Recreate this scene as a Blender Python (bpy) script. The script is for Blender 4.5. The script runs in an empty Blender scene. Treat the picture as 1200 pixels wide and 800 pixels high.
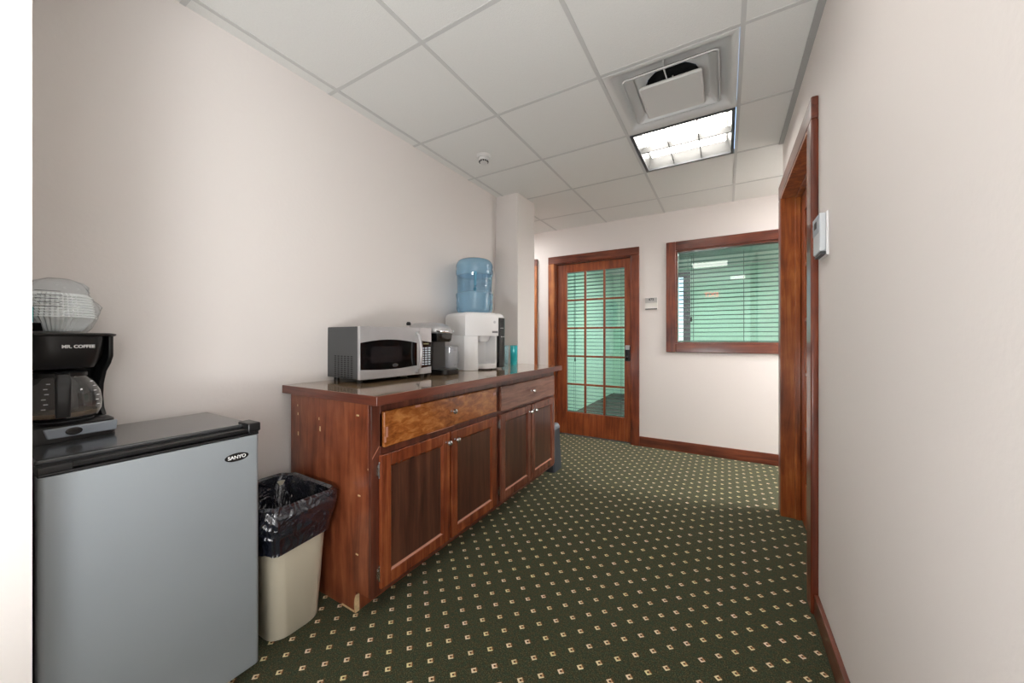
import bpy, bmesh, math, random
from mathutils import Vector, Matrix, noise
random.seed(7)
PI = math.pi
scene = bpy.context.scene
COL = scene.collection

# ------------------------------------------------------------------ camera
CX, CY, CZ = 1.7647, -1.1741, 1.1599
CEIL = 2.464
YB = 2.8805
cam_d = bpy.data.cameras.new('camera')
cam = bpy.data.objects.new('camera', cam_d)
COL.objects.link(cam)
cam.location = (CX, CY, CZ)
cam.rotation_euler = (PI/2, 0, 0.5329)
cam_d.sensor_width = 36
cam_d.lens = 423.77/1200*36
cam_d.shift_y = -4.08/1200
cam_d.clip_start = 0.02
scene.camera = cam

# ------------------------------------------------------------------ world, exposure
scene.view_settings.view_transform = 'Standard'
scene.view_settings.look = 'None'
scene.view_settings.gamma = 1
scene.view_settings.exposure = 0.78
scene.view_settings.use_curve_mapping = False
w = bpy.data.worlds.new('world'); scene.world = w
w.use_nodes = True
wn = w.node_tree
bg = wn.nodes['Background']
sky = wn.nodes.new('ShaderNodeTexSky')
sky.sky_type = 'HOSEK_WILKIE'
sky.turbidity = 3
sky.sun_direction = (0.3, 0.5, 0.6)
wn.links.new(sky.outputs[0], bg.inputs[0])
bg.inputs[1].default_value = 6.0

TROFFER = 10.5       # emission of the ceiling fixtures
OFFICE = 26.0
CEIL_FILL = 25.0
LOBBY_FILL = 84.0
HALL_W = 24.0       # watts of soft lamp below the hall fixtures behind the camera

def area(name, loc, rot, sx, sy, watts, col=(1, 1, 1)):
    d = bpy.data.lights.new(name, 'AREA'); d.shape = 'RECTANGLE'
    d.size = sx; d.size_y = sy; d.energy = watts; d.color = col
    o = bpy.data.objects.new(name, d); COL.objects.link(o)
    o.location = loc; o.rotation_euler = rot
    return o
area('side_corridor_fill', (3.6, 2.3, 2.42), (0, 0, 0), 1.0, 0.5, 55)  # added unseen fill light, lifts the back wall from the right
area('left_corridor_fill', (-0.9, 2.42, 2.42), (0, 0, 0), 0.5, 0.5, 16)  # added unseen fill light for the far end, left of the pillar
# added fill light, low behind the camera, aimed up to brighten the ceiling
area('ceiling_fill', (1.45, -1.85, .62), (PI-math.radians(24), 0, math.radians(-6)), .6, .6, CEIL_FILL, (.98, .99, 1))
# added unseen fill light from the right behind the camera, brightens the left side
area('lobby_fill', (5.0, -3.9, 1.45), (PI/2, 0, math.radians(90)), 3.6, 2.1, LOBBY_FILL, (.98, .99, 1))

# ------------------------------------------------------------------ materials
def newmat(name):
    m = bpy.data.materials.new(name); m.use_nodes = True
    nt = m.node_tree
    return m, nt, nt.nodes['Principled BSDF']

def lin(c):
    return tuple((x/12.92 if x <= .04045 else ((x+.055)/1.055)**2.4) for x in [v/255 for v in c])

def plain(name, rgb, rough=.5, metal=0, bump=0, bscale=200, spec=.5, var=0, vscale=6, coat=0, emit=0):
    m, nt, b = newmat(name)
    c = lin(rgb)
    b.inputs['Base Color'].default_value = (*c, 1)
    b.inputs['Roughness'].default_value = rough
    b.inputs['Metallic'].default_value = metal
    b.inputs['Specular IOR Level'].default_value = spec
    b.inputs['Coat Weight'].default_value = coat
    b.inputs['Coat Roughness'].default_value = .1
    tc = nt.nodes.new('ShaderNodeTexCoord')
    if bump:
        n = nt.nodes.new('ShaderNodeTexNoise'); n.inputs['Scale'].default_value = bscale
        n.inputs['Detail'].default_value = 3
        nt.links.new(tc.outputs['Object'], n.inputs['Vector'])
        bp = nt.nodes.new('ShaderNodeBump'); bp.inputs['Strength'].default_value = bump
        bp.inputs['Distance'].default_value = .002
        nt.links.new(n.outputs['Fac'], bp.inputs['Height']); nt.links.new(bp.outputs[0], b.inputs['Normal'])
    if var:
        n = nt.nodes.new('ShaderNodeTexNoise'); n.inputs['Scale'].default_value = vscale
        n.inputs['Detail'].default_value = 4
        nt.links.new(tc.outputs['Object'], n.inputs['Vector'])
        r = nt.nodes.new('ShaderNodeValToRGB')
        r.color_ramp.elements[0].position = .3; r.color_ramp.elements[1].position = .7
        r.color_ramp.elements[0].color = (*[x*(1-var) for x in c], 1)
        r.color_ramp.elements[1].color = (*[min(1, x*(1+var)) for x in c], 1)
        nt.links.new(n.outputs['Fac'], r.inputs[0]); nt.links.new(r.outputs[0], b.inputs['Base Color'])
    if emit:
        b.inputs['Emission Color'].default_value = (*c, 1); b.inputs['Emission Strength'].default_value = emit
    return m

def wood(name, dark, mid, light, axis='Z', rough=.32, stretch=14, scale=26, blotch=1.0, coat=.3, bpos=(.32, .5, .7)):
    m, nt, b = newmat(name)
    tc = nt.nodes.new('ShaderNodeTexCoord')
    mp = nt.nodes.new('ShaderNodeMapping')
    s = [scale]*3; s['XYZ'.index(axis)] = scale/stretch
    mp.inputs['Scale'].default_value = s
    nt.links.new(tc.outputs['Object'], mp.inputs['Vector'])
    n1 = nt.nodes.new('ShaderNodeTexNoise'); n1.inputs['Scale'].default_value = 1
    n1.inputs['Detail'].default_value = 6; n1.inputs['Roughness'].default_value = .62; n1.inputs['Distortion'].default_value = .6
    nt.links.new(mp.outputs[0], n1.inputs['Vector'])
    n2 = nt.nodes.new('ShaderNodeTexNoise'); n2.inputs['Scale'].default_value = 5*blotch+2; n2.inputs['Detail'].default_value = 3
    nt.links.new(tc.outputs['Object'], n2.inputs['Vector'])
    mx = nt.nodes.new('ShaderNodeMath'); mx.operation = 'MULTIPLY_ADD'
    mx.inputs[1].default_value = .35*blotch
    nt.links.new(n2.outputs['Fac'], mx.inputs[0])
    sc = nt.nodes.new('ShaderNodeMath'); sc.operation = 'MULTIPLY'; sc.inputs[1].default_value = 1-.35*blotch
    nt.links.new(n1.outputs['Fac'], sc.inputs[0]); nt.links.new(sc.outputs[0], mx.inputs[2])
    r = nt.nodes.new('ShaderNodeValToRGB')
    r.color_ramp.elements[0].position = bpos[0]; r.color_ramp.elements[0].color = (*lin(dark), 1)
    r.color_ramp.elements[1].position = bpos[2]; r.color_ramp.elements[1].color = (*lin(light), 1)
    e = r.color_ramp.elements.new(bpos[1]); e.color = (*lin(mid), 1)
    nt.links.new(mx.outputs[0], r.inputs[0]); nt.links.new(r.outputs[0], b.inputs['Base Color'])
    b.inputs['Roughness'].default_value = rough
    b.inputs['Coat Weight'].default_value = coat; b.inputs['Coat Roughness'].default_value = .15
    bp = nt.nodes.new('ShaderNodeBump'); bp.inputs['Strength'].default_value = .15; bp.inputs['Distance'].default_value = .001
    nt.links.new(n1.outputs['Fac'], bp.inputs['Height']); nt.links.new(bp.outputs[0], b.inputs['Normal'])
    return m

def emis(name, rgb, s):
    m = bpy.data.materials.new(name); m.use_nodes = True; nt = m.node_tree
    nt.nodes.clear()
    e = nt.nodes.new('ShaderNodeEmission'); e.inputs[0].default_value = (*lin(rgb), 1); e.inputs[1].default_value = s
    o = nt.nodes.new('ShaderNodeOutputMaterial'); nt.links.new(e.outputs[0], o.inputs[0])
    return m

def sheet_glass(name, tint=(255, 255, 255), refl=1.0, ior=1.5, rough=0.0, milk=0.0, milkcol=(255, 255, 255)):
    """thin clear sheet: see-through with a Fresnel reflection, optionally a little milky"""
    m = bpy.data.materials.new(name); m.use_nodes = True; nt = m.node_tree
    nt.nodes.clear()
    t = nt.nodes.new('ShaderNodeBsdfTransparent'); t.inputs[0].default_value = (*lin(tint), 1)
    g = nt.nodes.new('ShaderNodeBsdfGlossy'); g.inputs['Roughness'].default_value = rough
    f = nt.nodes.new('ShaderNodeFresnel')
    ge = nt.nodes.new('ShaderNodeNewGeometry'); ma = nt.nodes.new('ShaderNodeMath'); ma.operation = 'MULTIPLY_ADD'
    nt.links.new(ge.outputs['Backfacing'], ma.inputs[0]); ma.inputs[1].default_value = 1/ior-ior; ma.inputs[2].default_value = ior
    nt.links.new(ma.outputs[0], f.inputs[0])
    mu = nt.nodes.new('ShaderNodeMath'); mu.operation = 'MULTIPLY'; mu.inputs[1].default_value = refl
    mu.use_clamp = True
    nt.links.new(f.outputs[0], mu.inputs[0])
    mx = nt.nodes.new('ShaderNodeMixShader'); nt.links.new(mu.outputs[0], mx.inputs[0])
    base = t.outputs[0]
    if milk:
        d = nt.nodes.new('ShaderNodeBsdfDiffuse'); d.inputs[0].default_value = (*lin(milkcol), 1)
        m2 = nt.nodes.new('ShaderNodeMixShader'); m2.inputs[0].default_value = milk
        nt.links.new(t.outputs[0], m2.inputs[1]); nt.links.new(d.outputs[0], m2.inputs[2]); base = m2.outputs[0]
    nt.links.new(base, mx.inputs[1]); nt.links.new(g.outputs[0], mx.inputs[2])
    o = nt.nodes.new('ShaderNodeOutputMaterial'); nt.links.new(mx.outputs[0], o.inputs[0])
    return m

def carpet_mat():
    m, nt, b = newmat('patterned_carpet')
    N = nt.nodes; L = nt.links
    def math_(op, a, bb=None, c=None):
        n = N.new('ShaderNodeMath'); n.operation = op
        for i, v in enumerate((a, bb, c)):
            if v is None: continue
            if isinstance(v, (int, float)): n.inputs[i].default_value = v
            else: L.new(v, n.inputs[i])
        return n.outputs[0]
    tc = N.new('ShaderNodeTexCoord'); sp = N.new('ShaderNodeSeparateXYZ'); L.new(tc.outputs['Object'], sp.inputs[0])
    X = math_('MULTIPLY', math_('SUBTRACT', sp.outputs[0], .431), 1/.0525)
    Y = math_('MULTIPLY', math_('SUBTRACT', sp.outputs[1], -.204), 1/.0500)
    a = math_('MULTIPLY', math_('ADD', X, Y), .5)
    c = math_('MULTIPLY', math_('SUBTRACT', X, Y), .5)
    ra = math_('ROUND', a); rc = math_('ROUND', c)
    fa = math_('SUBTRACT', a, ra); fc = math_('SUBTRACT', c, rc)
    def sq(dx, dy, h):
        u = math_('ABSOLUTE', math_('SUBTRACT', fa, dx)); v = math_('ABSOLUTE', math_('SUBTRACT', fc, dy))
        return math_('LESS_THAN', math_('MAXIMUM', u, v), h)
    # background pile
    n = N.new('ShaderNodeTexNoise'); n.inputs['Scale'].default_value = 230; n.inputs['Detail'].default_value = 4; n.inputs['Roughness'].default_value = .75
    L.new(tc.outputs['Object'], n.inputs['Vector'])
    r = N.new('ShaderNodeValToRGB'); L.new(n.outputs['Fac'], r.inputs[0])
    r.color_ramp.elements[0].position = .3; r.color_ramp.elements[0].color = (*lin((26, 30, 26)), 1)
    r.color_ramp.elements[1].position = .72; r.color_ramp.elements[1].color = (*lin((118, 114, 86)), 1)
    e = r.color_ramp.elements.new(.52); e.color = (*lin((58, 60, 46)), 1)
    n2 = N.new('ShaderNodeTexNoise'); n2.inputs['Scale'].default_value = 70; n2.inputs['Detail'].default_value = 1
    L.new(tc.outputs['Object'], n2.inputs['Vector'])
    hue = N.new('ShaderNodeValToRGB'); L.new(n2.outputs['Fac'], hue.inputs[0])
    hue.color_ramp.elements[0].position = .35; hue.color_ramp.elements[0].color = (.72, 1.0, .95, 1)
    hue.color_ramp.elements[1].position = .65; hue.color_ramp.elements[1].color = (1.25, 1.05, .85, 1)
    def mix(f, A, B, mode='MIX'):
        x = N.new('ShaderNodeMix'); x.data_type = 'RGBA'; x.blend_type = mode
        if isinstance(f, (int, float)): x.inputs[0].default_value = f
        else: L.new(f, x.inputs[0])
        for i, v in ((6, A), (7, B)):
            if isinstance(v, tuple): x.inputs[i].default_value = (*v, 1)
            else: L.new(v, x.inputs[i])
        return x.outputs[2]
    base = mix(1.0, r.outputs[0], hue.outputs[0], 'MULTIPLY')
    # per-dot tint
    cb = N.new('ShaderNodeCombineXYZ'); L.new(ra, cb.inputs[0]); L.new(rc, cb.inputs[1])
    wn_ = N.new('ShaderNodeTexWhiteNoise'); wn_.noise_dimensions = '3D'; L.new(cb.outputs[0], wn_.inputs['Vector'])
    tint = N.new('ShaderNodeValToRGB'); L.new(wn_.outputs['Value'], tint.inputs[0])
    tint.color_ramp.elements[0].color = (*lin((236, 214, 190)), 1)
    tint.color_ramp.elements[1].color = (*lin((226, 216, 160)), 1)
    fringe = mix(sq(.05, -.02, .125), base, lin((112, 74, 44)))
    dot = mix(sq(0, 0, .122), fringe, tint.outputs[0])
    dot2 = mix(sq(.055, .0, .062), dot, lin((180, 136, 96)))
    core = mix(sq(.008, -.008, .043), dot2, lin((60, 40, 24)))
    L.new(core, b.inputs['Base Color'])
    b.inputs['Roughness'].default_value = .95
    b.inputs['Specular IOR Level'].default_value = .1
    b.inputs['Sheen Weight'].default_value = .35; b.inputs['Sheen Roughness'].default_value = .4
    b.inputs['Sheen Tint'].default_value = (.8, .8, .6, 1)
    bp = N.new('ShaderNodeBump'); bp.inputs['Strength'].default_value = .5; bp.inputs['Distance'].default_value = .003
    L.new(n.outputs['Fac'], bp.inputs['Height']); L.new(bp.outputs[0], b.inputs['Normal'])
    return m

def laminate_mat():
    m, nt, b = newmat('speckled_laminate')
    tc = nt.nodes.new('ShaderNodeTexCoord')
    n = nt.nodes.new('ShaderNodeTexNoise'); n.inputs['Scale'].default_value = 35; n.inputs['Detail'].default_value = 8
    n.inputs['Roughness'].default_value = .7
    nt.links.new(tc.outputs['Object'], n.inputs['Vector'])
    r = nt.nodes.new('ShaderNodeValToRGB'); nt.links.new(n.outputs['Fac'], r.inputs[0])
    r.color_ramp.elements[0].position = .35; r.color_ramp.elements[0].color = (*lin((112, 88, 66)), 1)
    r.color_ramp.elements[1].position = .68; r.color_ramp.elements[1].color = (*lin((178, 152, 120)), 1)
    nt.links.new(r.outputs[0], b.inputs['Base Color'])
    b.inputs['Roughness'].default_value = .12
    b.inputs['Specular IOR Level'].default_value = .8
    b.inputs['Coat Weight'].default_value = .6; b.inputs['Coat Roughness'].default_value = .06
    return m

M = {}
M['wall'] = plain('cream_wall_paint', (224, 218, 214), .75, bump=.25, bscale=60)
M['tile'] = plain('ceiling_tile', (226, 226, 223), .9, bump=.5, bscale=260, var=.015, vscale=120)
M['grid'] = plain('ceiling_grid_white', (200, 200, 198), .5)
M['grid_dark'] = plain('ceiling_edge_grey', (170, 170, 168), .5)
M['carpet'] = carpet_mat()
M['trim'] = wood('stained_trim', (62, 22, 12), (108, 48, 26), (146, 76, 42), 'Z', blotch=.8)
M['trim_h'] = wood('stained_trim_horizontal', (60, 24, 14), (102, 48, 30), (136, 72, 44), 'X', blotch=.8)
M['trim_hy'] = wood('stained_trim_lengthwise', (70, 32, 22), (106, 54, 38), (136, 76, 52), 'Y', blotch=.8)
M['trim_gold'] = wood('golden_stained_trim', (90, 40, 14), (152, 80, 34), (200, 130, 66), 'Z', blotch=.8)
M['door_wood'] = wood('stained_door', (92, 36, 16), (142, 68, 32), (174, 96, 50), 'Z', blotch=.7)
M['side_wood'] = wood('cabinet_side_veneer', (82, 36, 22), (134, 70, 44), (168, 100, 66), 'Z', blotch=.9, stretch=9)
M['cab_frame'] = wood('cabinet_frame_wood', (54, 26, 18), (94, 48, 34), (126, 70, 48), 'Z', blotch=.6)
M['cab_door'] = wood('cabinet_door_rail', (74, 30, 16), (124, 60, 34), (164, 94, 54), 'Z', blotch=.8, rough=.25)
M['cab_door_far'] = wood('cabinet_door_rail_brown', (72, 36, 26), (116, 66, 50), (146, 92, 72), 'Z', blotch=.6, rough=.25)
M['cab_panel'] = wood('cabinet_door_panel', (50, 26, 20), (80, 46, 34), (104, 64, 46), 'Z', blotch=.5, rough=.28)
M['drawer_gold'] = wood('golden_figured_drawer', (92, 42, 18), (152, 88, 40), (206, 140, 76), 'X', stretch=2.2, scale=40, blotch=1.0, rough=.22)
M['drawer_brown'] = wood('brown_drawer', (92, 54, 42), (130, 84, 66), (156, 108, 88), 'X', stretch=10, scale=40, blotch=.5, rough=.22)
M['worn_wood'] = plain('bare_chipped_wood', (214, 184, 140), .8, var=.2, vscale=60)
M['edge_light'] = plain('pale_edge', (176, 120, 96), .4)
M['band'] = wood('counter_edge_band', (70, 34, 26), (106, 56, 42), (134, 78, 58), 'Y', blotch=.6, rough=.3)
M['band_x'] = wood('counter_edge_band_end', (70, 34, 26), (106, 56, 42), (134, 78, 58), 'X', blotch=.6, rough=.3)
M['laminate'] = laminate_mat()
M['chrome'] = plain('chrome', (225, 225, 228), .12, 1)
M['steel'] = plain('brushed_steel', (190, 190, 192), .34, .55, var=.06, vscale=9)
M['silver_paint'] = plain('silver_door_paint', (158, 165, 170), .38, .35, var=.03, vscale=3)
M['black'] = plain('black_plastic', (20, 20, 21), .35)
M['black_top'] = plain('black_laminate_top', (44, 46, 48), .22, bump=.05, bscale=400, coat=.5)
M['black_gloss'] = plain('black_glossy_plastic', (10, 10, 12), .08, coat=.6)
M['dark_grey'] = plain('dark_grey_metal', (66, 68, 70), .45)
M['vent_dark'] = plain('vent_black', (8, 8, 8), .7)
M['grey'] = plain('mid_grey_plastic', (150, 158, 168), .3, .2)
M['white_plastic'] = plain('white_plastic', (232, 232, 232), .3)
M['white'] = plain('white_enamel', (214, 214, 212), .4)
M['beige'] = plain('beige_plastic', (196, 188, 168), .4, bump=.1, bscale=300)
M['bag'] = plain('black_bin_liner', (22, 26, 38), .22, bump=.8, bscale=11, spec=1.0, coat=1.0)
for n_ in M['bag'].node_tree.nodes:
    if n_.type == 'BUMP': n_.inputs['Distance'].default_value = .02
    if n_.type == 'TEX_NOISE': n_.inputs['Distortion'].default_value = 3.5; n_.inputs['Detail'].default_value = 1.5
M['bin_grey'] = plain('charcoal_bin_plastic', (64, 70, 76), .45)
M['bin_lid'] = plain('grey_bin_lid', (128, 136, 144), .4)
M['paper'] = plain('white_filter_paper', (250, 250, 248), .8, bump=.3, bscale=90)
M['text_white'] = plain('white_lettering', (225, 225, 225), .5)
M['teal_cup'] = plain('teal_cup_plastic', (60, 200, 208), .25)
M['text_dark'] = plain('dark_lettering', (70, 70, 72), .5)
M['teal'] = plain('teal_plastic', (30, 178, 186), .25)
M['sheet'] = sheet_glass('window_glass', (240, 250, 246), 2.2)
M['carafe'] = sheet_glass('carafe_glass', (222, 222, 220), 1.8, milk=.05)
M['clearplastic'] = sheet_glass('clear_plastic', (252, 253, 255), 1.2, rough=.05, milk=.14, milkcol=(244, 248, 252))
M['bagplastic'] = sheet_glass('clear_bag_plastic', (250, 253, 255), 1.2, rough=.1, milk=.06, milkcol=(200, 222, 230))
M['green_wall'] = plain('green_office_wall', (192, 225, 209), .8)
M['office_floor'] = plain('office_carpet', (74, 66, 62), .95, var=.5, vscale=14)
M['slat'] = plain('blind_slat', (104, 138, 130), .45)
M['slat_edge'] = plain('blind_rail', (120, 150, 142), .45)
M['cord'] = plain('dark_cord', (30, 40, 40), .7)
M['reflector'] = plain('lamp_reflector', (92, 92, 90), .4)
M['duct'] = plain('dark_duct', (30, 30, 30), .9)
M['hall_paint'] = plain('hall_wall_paint', (206, 198, 190), .8)

# ------------------------------------------------------------------ mesh helpers
class MB:
    def __init__(s): s.v = []; s.f = []; s.smooth = False
    def add(s, vs, fs):
        o = len(s.v); s.v += [tuple(p) for p in vs]; s.f += [tuple(i+o for i in f) for f in fs]; return s
    def box(s, a, b):
        x0, x1 = sorted((a[0], b[0])); y0, y1 = sorted((a[1], b[1])); z0, z1 = sorted((a[2], b[2]))
        return s.add([(x0,y0,z0),(x1,y0,z0),(x1,y1,z0),(x0,y1,z0),(x0,y0,z1),(x1,y0,z1),(x1,y1,z1),(x0,y1,z1)],
                     [(0,3,2,1),(4,5,6,7),(0,1,5,4),(1,2,6,5),(2,3,7,6),(3,0,4,7)])
    def loft(s, rings, cap0=True, cap1=True):
        n = len(rings[0]); vs = [p for r in rings for p in r]; fs = []
        for k in range(len(rings)-1):
            for i in range(n):
                j = (i+1) % n
                fs.append((k*n+i, k*n+j, (k+1)*n+j, (k+1)*n+i))
        if cap0: fs.append(tuple(reversed(range(n))))
        if cap1: fs.append(tuple((len(rings)-1)*n+i for i in range(n)))
        return s.add(vs, fs)
    def lathe(s, prof, c=(0, 0, 0), n=40, cap0=True, cap1=True):
        rings = [[(c[0]+r*math.cos(2*PI*i/n), c[1]+r*math.sin(2*PI*i/n), c[2]+z) for i in range(n)] for r, z in prof]
        return s.loft(rings, cap0, cap1)
    def tube(s, pts, r, n=10):
        pts = [Vector(p) for p in pts]; rings = []
        for i, p in enumerate(pts):
            t = (pts[min(i+1, len(pts)-1)]-pts[max(i-1, 0)]).normalized()
            up = Vector((0, 0, 1)) if abs(t.z) < .9 else Vector((1, 0, 0))
            a = t.cross(up).normalized(); b = t.cross(a).normalized()
            rr = r[i] if isinstance(r, (list, tuple)) else r
            rings.append([tuple(p+a*rr*math.cos(2*PI*k/n)+b*rr*math.sin(2*PI*k/n)) for k in range(n)])
        return s.loft(rings)
    def prism(s, poly, axis, a, b):
        """poly of 2-D points extruded along axis from a to b"""
        def P(u, v, t):
            return {'X': (t, u, v), 'Y': (u, t, v), 'Z': (u, v, t)}[axis]
        return s.loft([[P(u, v, a) for u, v in poly], [P(u, v, b) for u, v in poly]])

def rrect(hx, hy, r, z, c=(0, 0), seg=6):
    pts = []
    for (sx, sy, a0) in ((1, 1, 0), (-1, 1, 90), (-1, -1, 180), (1, -1, 270)):
        for k in range(seg+1):
            a = math.radians(a0+90*k/seg)
            pts.append((c[0]+sx*(hx-r)+r*math.cos(a), c[1]+sy*(hy-r)+r*math.sin(a), z))
    return pts

def rpoly(w, h, r, seg=5, c=(0, 0)):
    return [(p[0], p[1]) for p in rrect(w/2, h/2, r, 0, c, seg)]

def link(name, mb, mat, parent=None, world=True, bevel=0, smooth=False, seg=2):
    me = bpy.data.meshes.new(name)
    me.from_pydata(mb.v, [], mb.f)
    if parent is not None and world:
        loc = Vector(parent.location); q_ = parent.parent
        while q_ is not None: loc = loc+q_.location; q_ = q_.parent
        if abs(parent.rotation_euler.z) > 1e-6:
            Mi = (Matrix.Translation(parent.location) @ Matrix.Rotation(parent.rotation_euler.z, 4, 'Z')).inverted()
            me.transform(Mi)
        else:
            me.transform(Matrix.Translation(-Vector(loc)))
    bm = bmesh.new(); bm.from_mesh(me)
    bmesh.ops.recalc_face_normals(bm, faces=bm.faces)
    bm.to_mesh(me); bm.free()
    me.materials.append(mat)
    if smooth:
        for p in me.polygons: p.use_smooth = True
    o = bpy.data.objects.new(name, me); COL.objects.link(o)
    if parent is not None: o.parent = parent
    if bevel:
        b = o.modifiers.new('bevel', 'BEVEL'); b.width = bevel; b.segments = seg; b.limit_method = 'ANGLE'
        b.angle_limit = math.radians(40)
        if smooth is False:
            for p in me.polygons: p.use_smooth = True
            wn2 = o.modifiers.new('wn', 'WEIGHTED_NORMAL'); wn2.keep_sharp = False
    elif smooth:
        try:
            e = o.modifiers.new('es', 'EDGE_SPLIT'); e.split_angle = math.radians(40)
        except Exception: pass
    return o

def thing(name, loc, rz=0, label=None, cat=None, group=None, kind=None):
    o = bpy.data.objects.new(name, None); COL.objects.link(o)
    o.empty_display_size = .1
    o.location = loc; o.rotation_euler = (0, 0, rz)
    if label: o['label'] = label
    if cat: o['category'] = cat
    if group: o['group'] = group
    if kind: o['kind'] = kind
    return o

def tag(o, label=None, cat=None, group=None, kind=None):
    if label: o['label'] = label
    if cat: o['category'] = cat
    if group: o['group'] = group
    if kind: o['kind'] = kind
    return o

def text(name, s, size, mat, parent, mtx, depth=.0006, sx=1.0, bold=0):
    cu = bpy.data.curves.new(name, 'FONT'); cu.body = s; cu.size = size
    cu.align_x = 'CENTER'; cu.align_y = 'CENTER'; cu.extrude = depth; cu.offset = bold
    t = bpy.data.objects.new(name+'_t', cu); COL.objects.link(t)
    bpy.context.view_layer.update()
    me = bpy.data.meshes.new_from_object(t.evaluated_get(bpy.context.evaluated_depsgraph_get()))
    bpy.data.objects.remove(t)
    me.name = name
    me.transform(mtx @ Matrix.Diagonal((sx, 1, 1, 1)))
    me.materials.clear(); me.materials.append(mat)
    o = bpy.data.objects.new(name, me); COL.objects.link(o); o.parent = parent
    return o
# text lying in the local XZ plane, facing local -Y
def face_m(x, y, z): return Matrix.Translation((x, y, z)) @ Matrix.Rotation(PI/2, 4, 'X')

# ------------------------------------------------------------------ the setting
def quadwall(name, label, boxes, mat):
    mb = MB()
    for a, b in boxes: mb.box(a, b)
    o = link(name, mb, mat); tag(o, label, 'wall' if 'wall' in name else name.split('_')[0], kind='structure')
    return o

T = .6096
fl = MB().add([(-2.6, -6.1, 0), (5.1, -6.1, 0), (5.1, YB+.02, 0), (-2.6, YB+.02, 0)], [(0, 1, 2, 3)])
tag(link('floor', fl, M['carpet']), 'dark green carpet with a grid of small cream diamond dots', 'floor', kind='structure')
of = MB().box((-.4, YB+.02, -.03), (4.6, 6.7, 0))
tag(link('floor', of, M['office_floor']), 'dark multicoloured carpet of the green office behind the glazed door', 'floor', kind='structure')

# ceiling: tiles recessed a little over a T-bar grid, with openings for the fixtures
holes = {(2, 2), (2, 1), (2, -1), (3, -4), (0, -5)}
ti = MB(); gr = MB()
zt = CEIL+.003
i0, i1 = -5, 9; j0, j1 = -10, 5
for i in range(i0, i1):
    for j in range(j0, j1):
        x0 = max(i*T, -2.6); x1 = min((i+1)*T, 5.1); y0 = max(j*T, -6.1); y1 = min((j+1)*T, YB+.05)
        if x0 >= x1 or y0 >= y1 or (i, j) in holes: continue
        ti.add([(x0, y0, zt), (x0, y1, zt), (x1, y1, zt), (x1, y0, zt)], [(0, 1, 2, 3)])
ce = link('ceiling', ti, M['tile']); tag(ce, 'suspended ceiling of square pale grey tiles', 'ceiling', kind='structure')
for i in range(i0+1, i1):
    gr.box((i*T-.009, -6.1, CEIL), (i*T+.009, YB, CEIL+.03))
for j in range(j0+1, j1):
    gr.box((-2.6, j*T-.009, CEIL+.0005), (5.1, j*T+.009, CEIL+.03))
link('ceiling_grid', gr, M['grid'], ce)
wa = MB()
wa.box((2.074, -1.45, CEIL-.006), (2.10, 1.83, CEIL+.02))
link('wall_angle', wa, M['grid_dark'], ce)

# left wall leans back very slightly towards the floor; its end is the pillar
xl = lambda z: -.065-.035*(CEIL-z)/1.5
wl = MB()
wl.loft([[(xl(0), y, 0), (xl(CEIL), y, CEIL+.1), (-.3, y, CEIL+.1), (-.3, y, 0)] for y in (-1.2, 1.98)])
wl.box((-.3, -6.1, 0), (-.12, -1.2, CEIL+.1))
tag(link('wall_left', wl, M['wall']), 'long cream wall behind the cabinets and fridge', 'wall', kind='structure')
pil = MB().box((-.2, 1.65, 0), (.16, 1.98, CEIL+.02))
tag(link('wall_pillar', pil, M['wall'], bevel=.004), 'square cream pillar at the end of the left wall', 'pillar', kind='structure')
quadwall('wall_corridor', 'cream partition of the side corridor behind the pillar', [((-2.6, 1.86, 0), (-.2, 1.98, CEIL+.1))], M['wall'])
quadwall('wall_stub', 'end of the cream wall stub at the left edge of the view',
         [((-.2, -1.30, 0), (.45, -1.025, CEIL+.02))], M['wall'])
# right wall with the door opening  (y .86 .. 1.76, top 2.08)
DY0, DY1, DZ = .86, 1.76, 2.08
quadwall('wall_right', 'cream right wall with thermostat and door',
         [((2.10, -1.45, 0), (2.22, DY0, CEIL+.1)), ((2.10, DY1, 0), (2.22, 1.86, CEIL+.1)), ((2.10, DY0, DZ), (2.22, DY1, CEIL+.1)),
          ((2.22, 1.78, 0), (5.1, 1.86, CEIL+.1))], M['wall'])
quadwall('wall_room', 'dim wall of the room behind the right door',
         [((3.6, 0, 0), (3.7, 1.78, CEIL+.1)), ((2.22, 0, 0), (3.6, .1, CEIL+.1))], M['wall'])
# back wall with door (x -.018 .. .884, top 2.055) and window (x 1.327 .. 2.51, z 1.10 .. 2.055)
BX0, BX1, BZ = -.018, .884, 2.058
WX0, WX1, WZ0, WZ1 = 1.327, 2.51, 1.105, 2.055
quadwall('wall_back', 'cream wall with the glazed door and the interior window',
         [((-2.6, YB, 0), (-1.24, YB+.12, CEIL+.1)), ((-.34, YB, 0), (BX0, YB+.12, CEIL+.1)), ((-1.24, YB, BZ), (-.34, YB+.12, CEIL+.1)),
          ((BX0, YB, BZ), (BX1, YB+.12, CEIL+.1)), ((BX1, YB, 0), (WX0, YB+.12, CEIL+.1)), ((WX0, YB, 0), (WX1, YB+.12, WZ0)),
          ((WX0, YB, WZ1), (WX1, YB+.12, CEIL+.1)), ((WX1, YB, 0), (5.1, YB+.12, CEIL+.1))], M['wall'])
quadwall('wall_far_right', 'cream end wall of the side corridor', [((5.1, 1.78, 0), (5.2, YB+.12, CEIL+.1))], M['wall'])
quadwall('wall_far_left', 'cream end wall of the corridor beyond the pillar', [((-2.7, 1.86, 0), (-2.6, YB+.12, CEIL+.1))], M['wall'])
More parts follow.
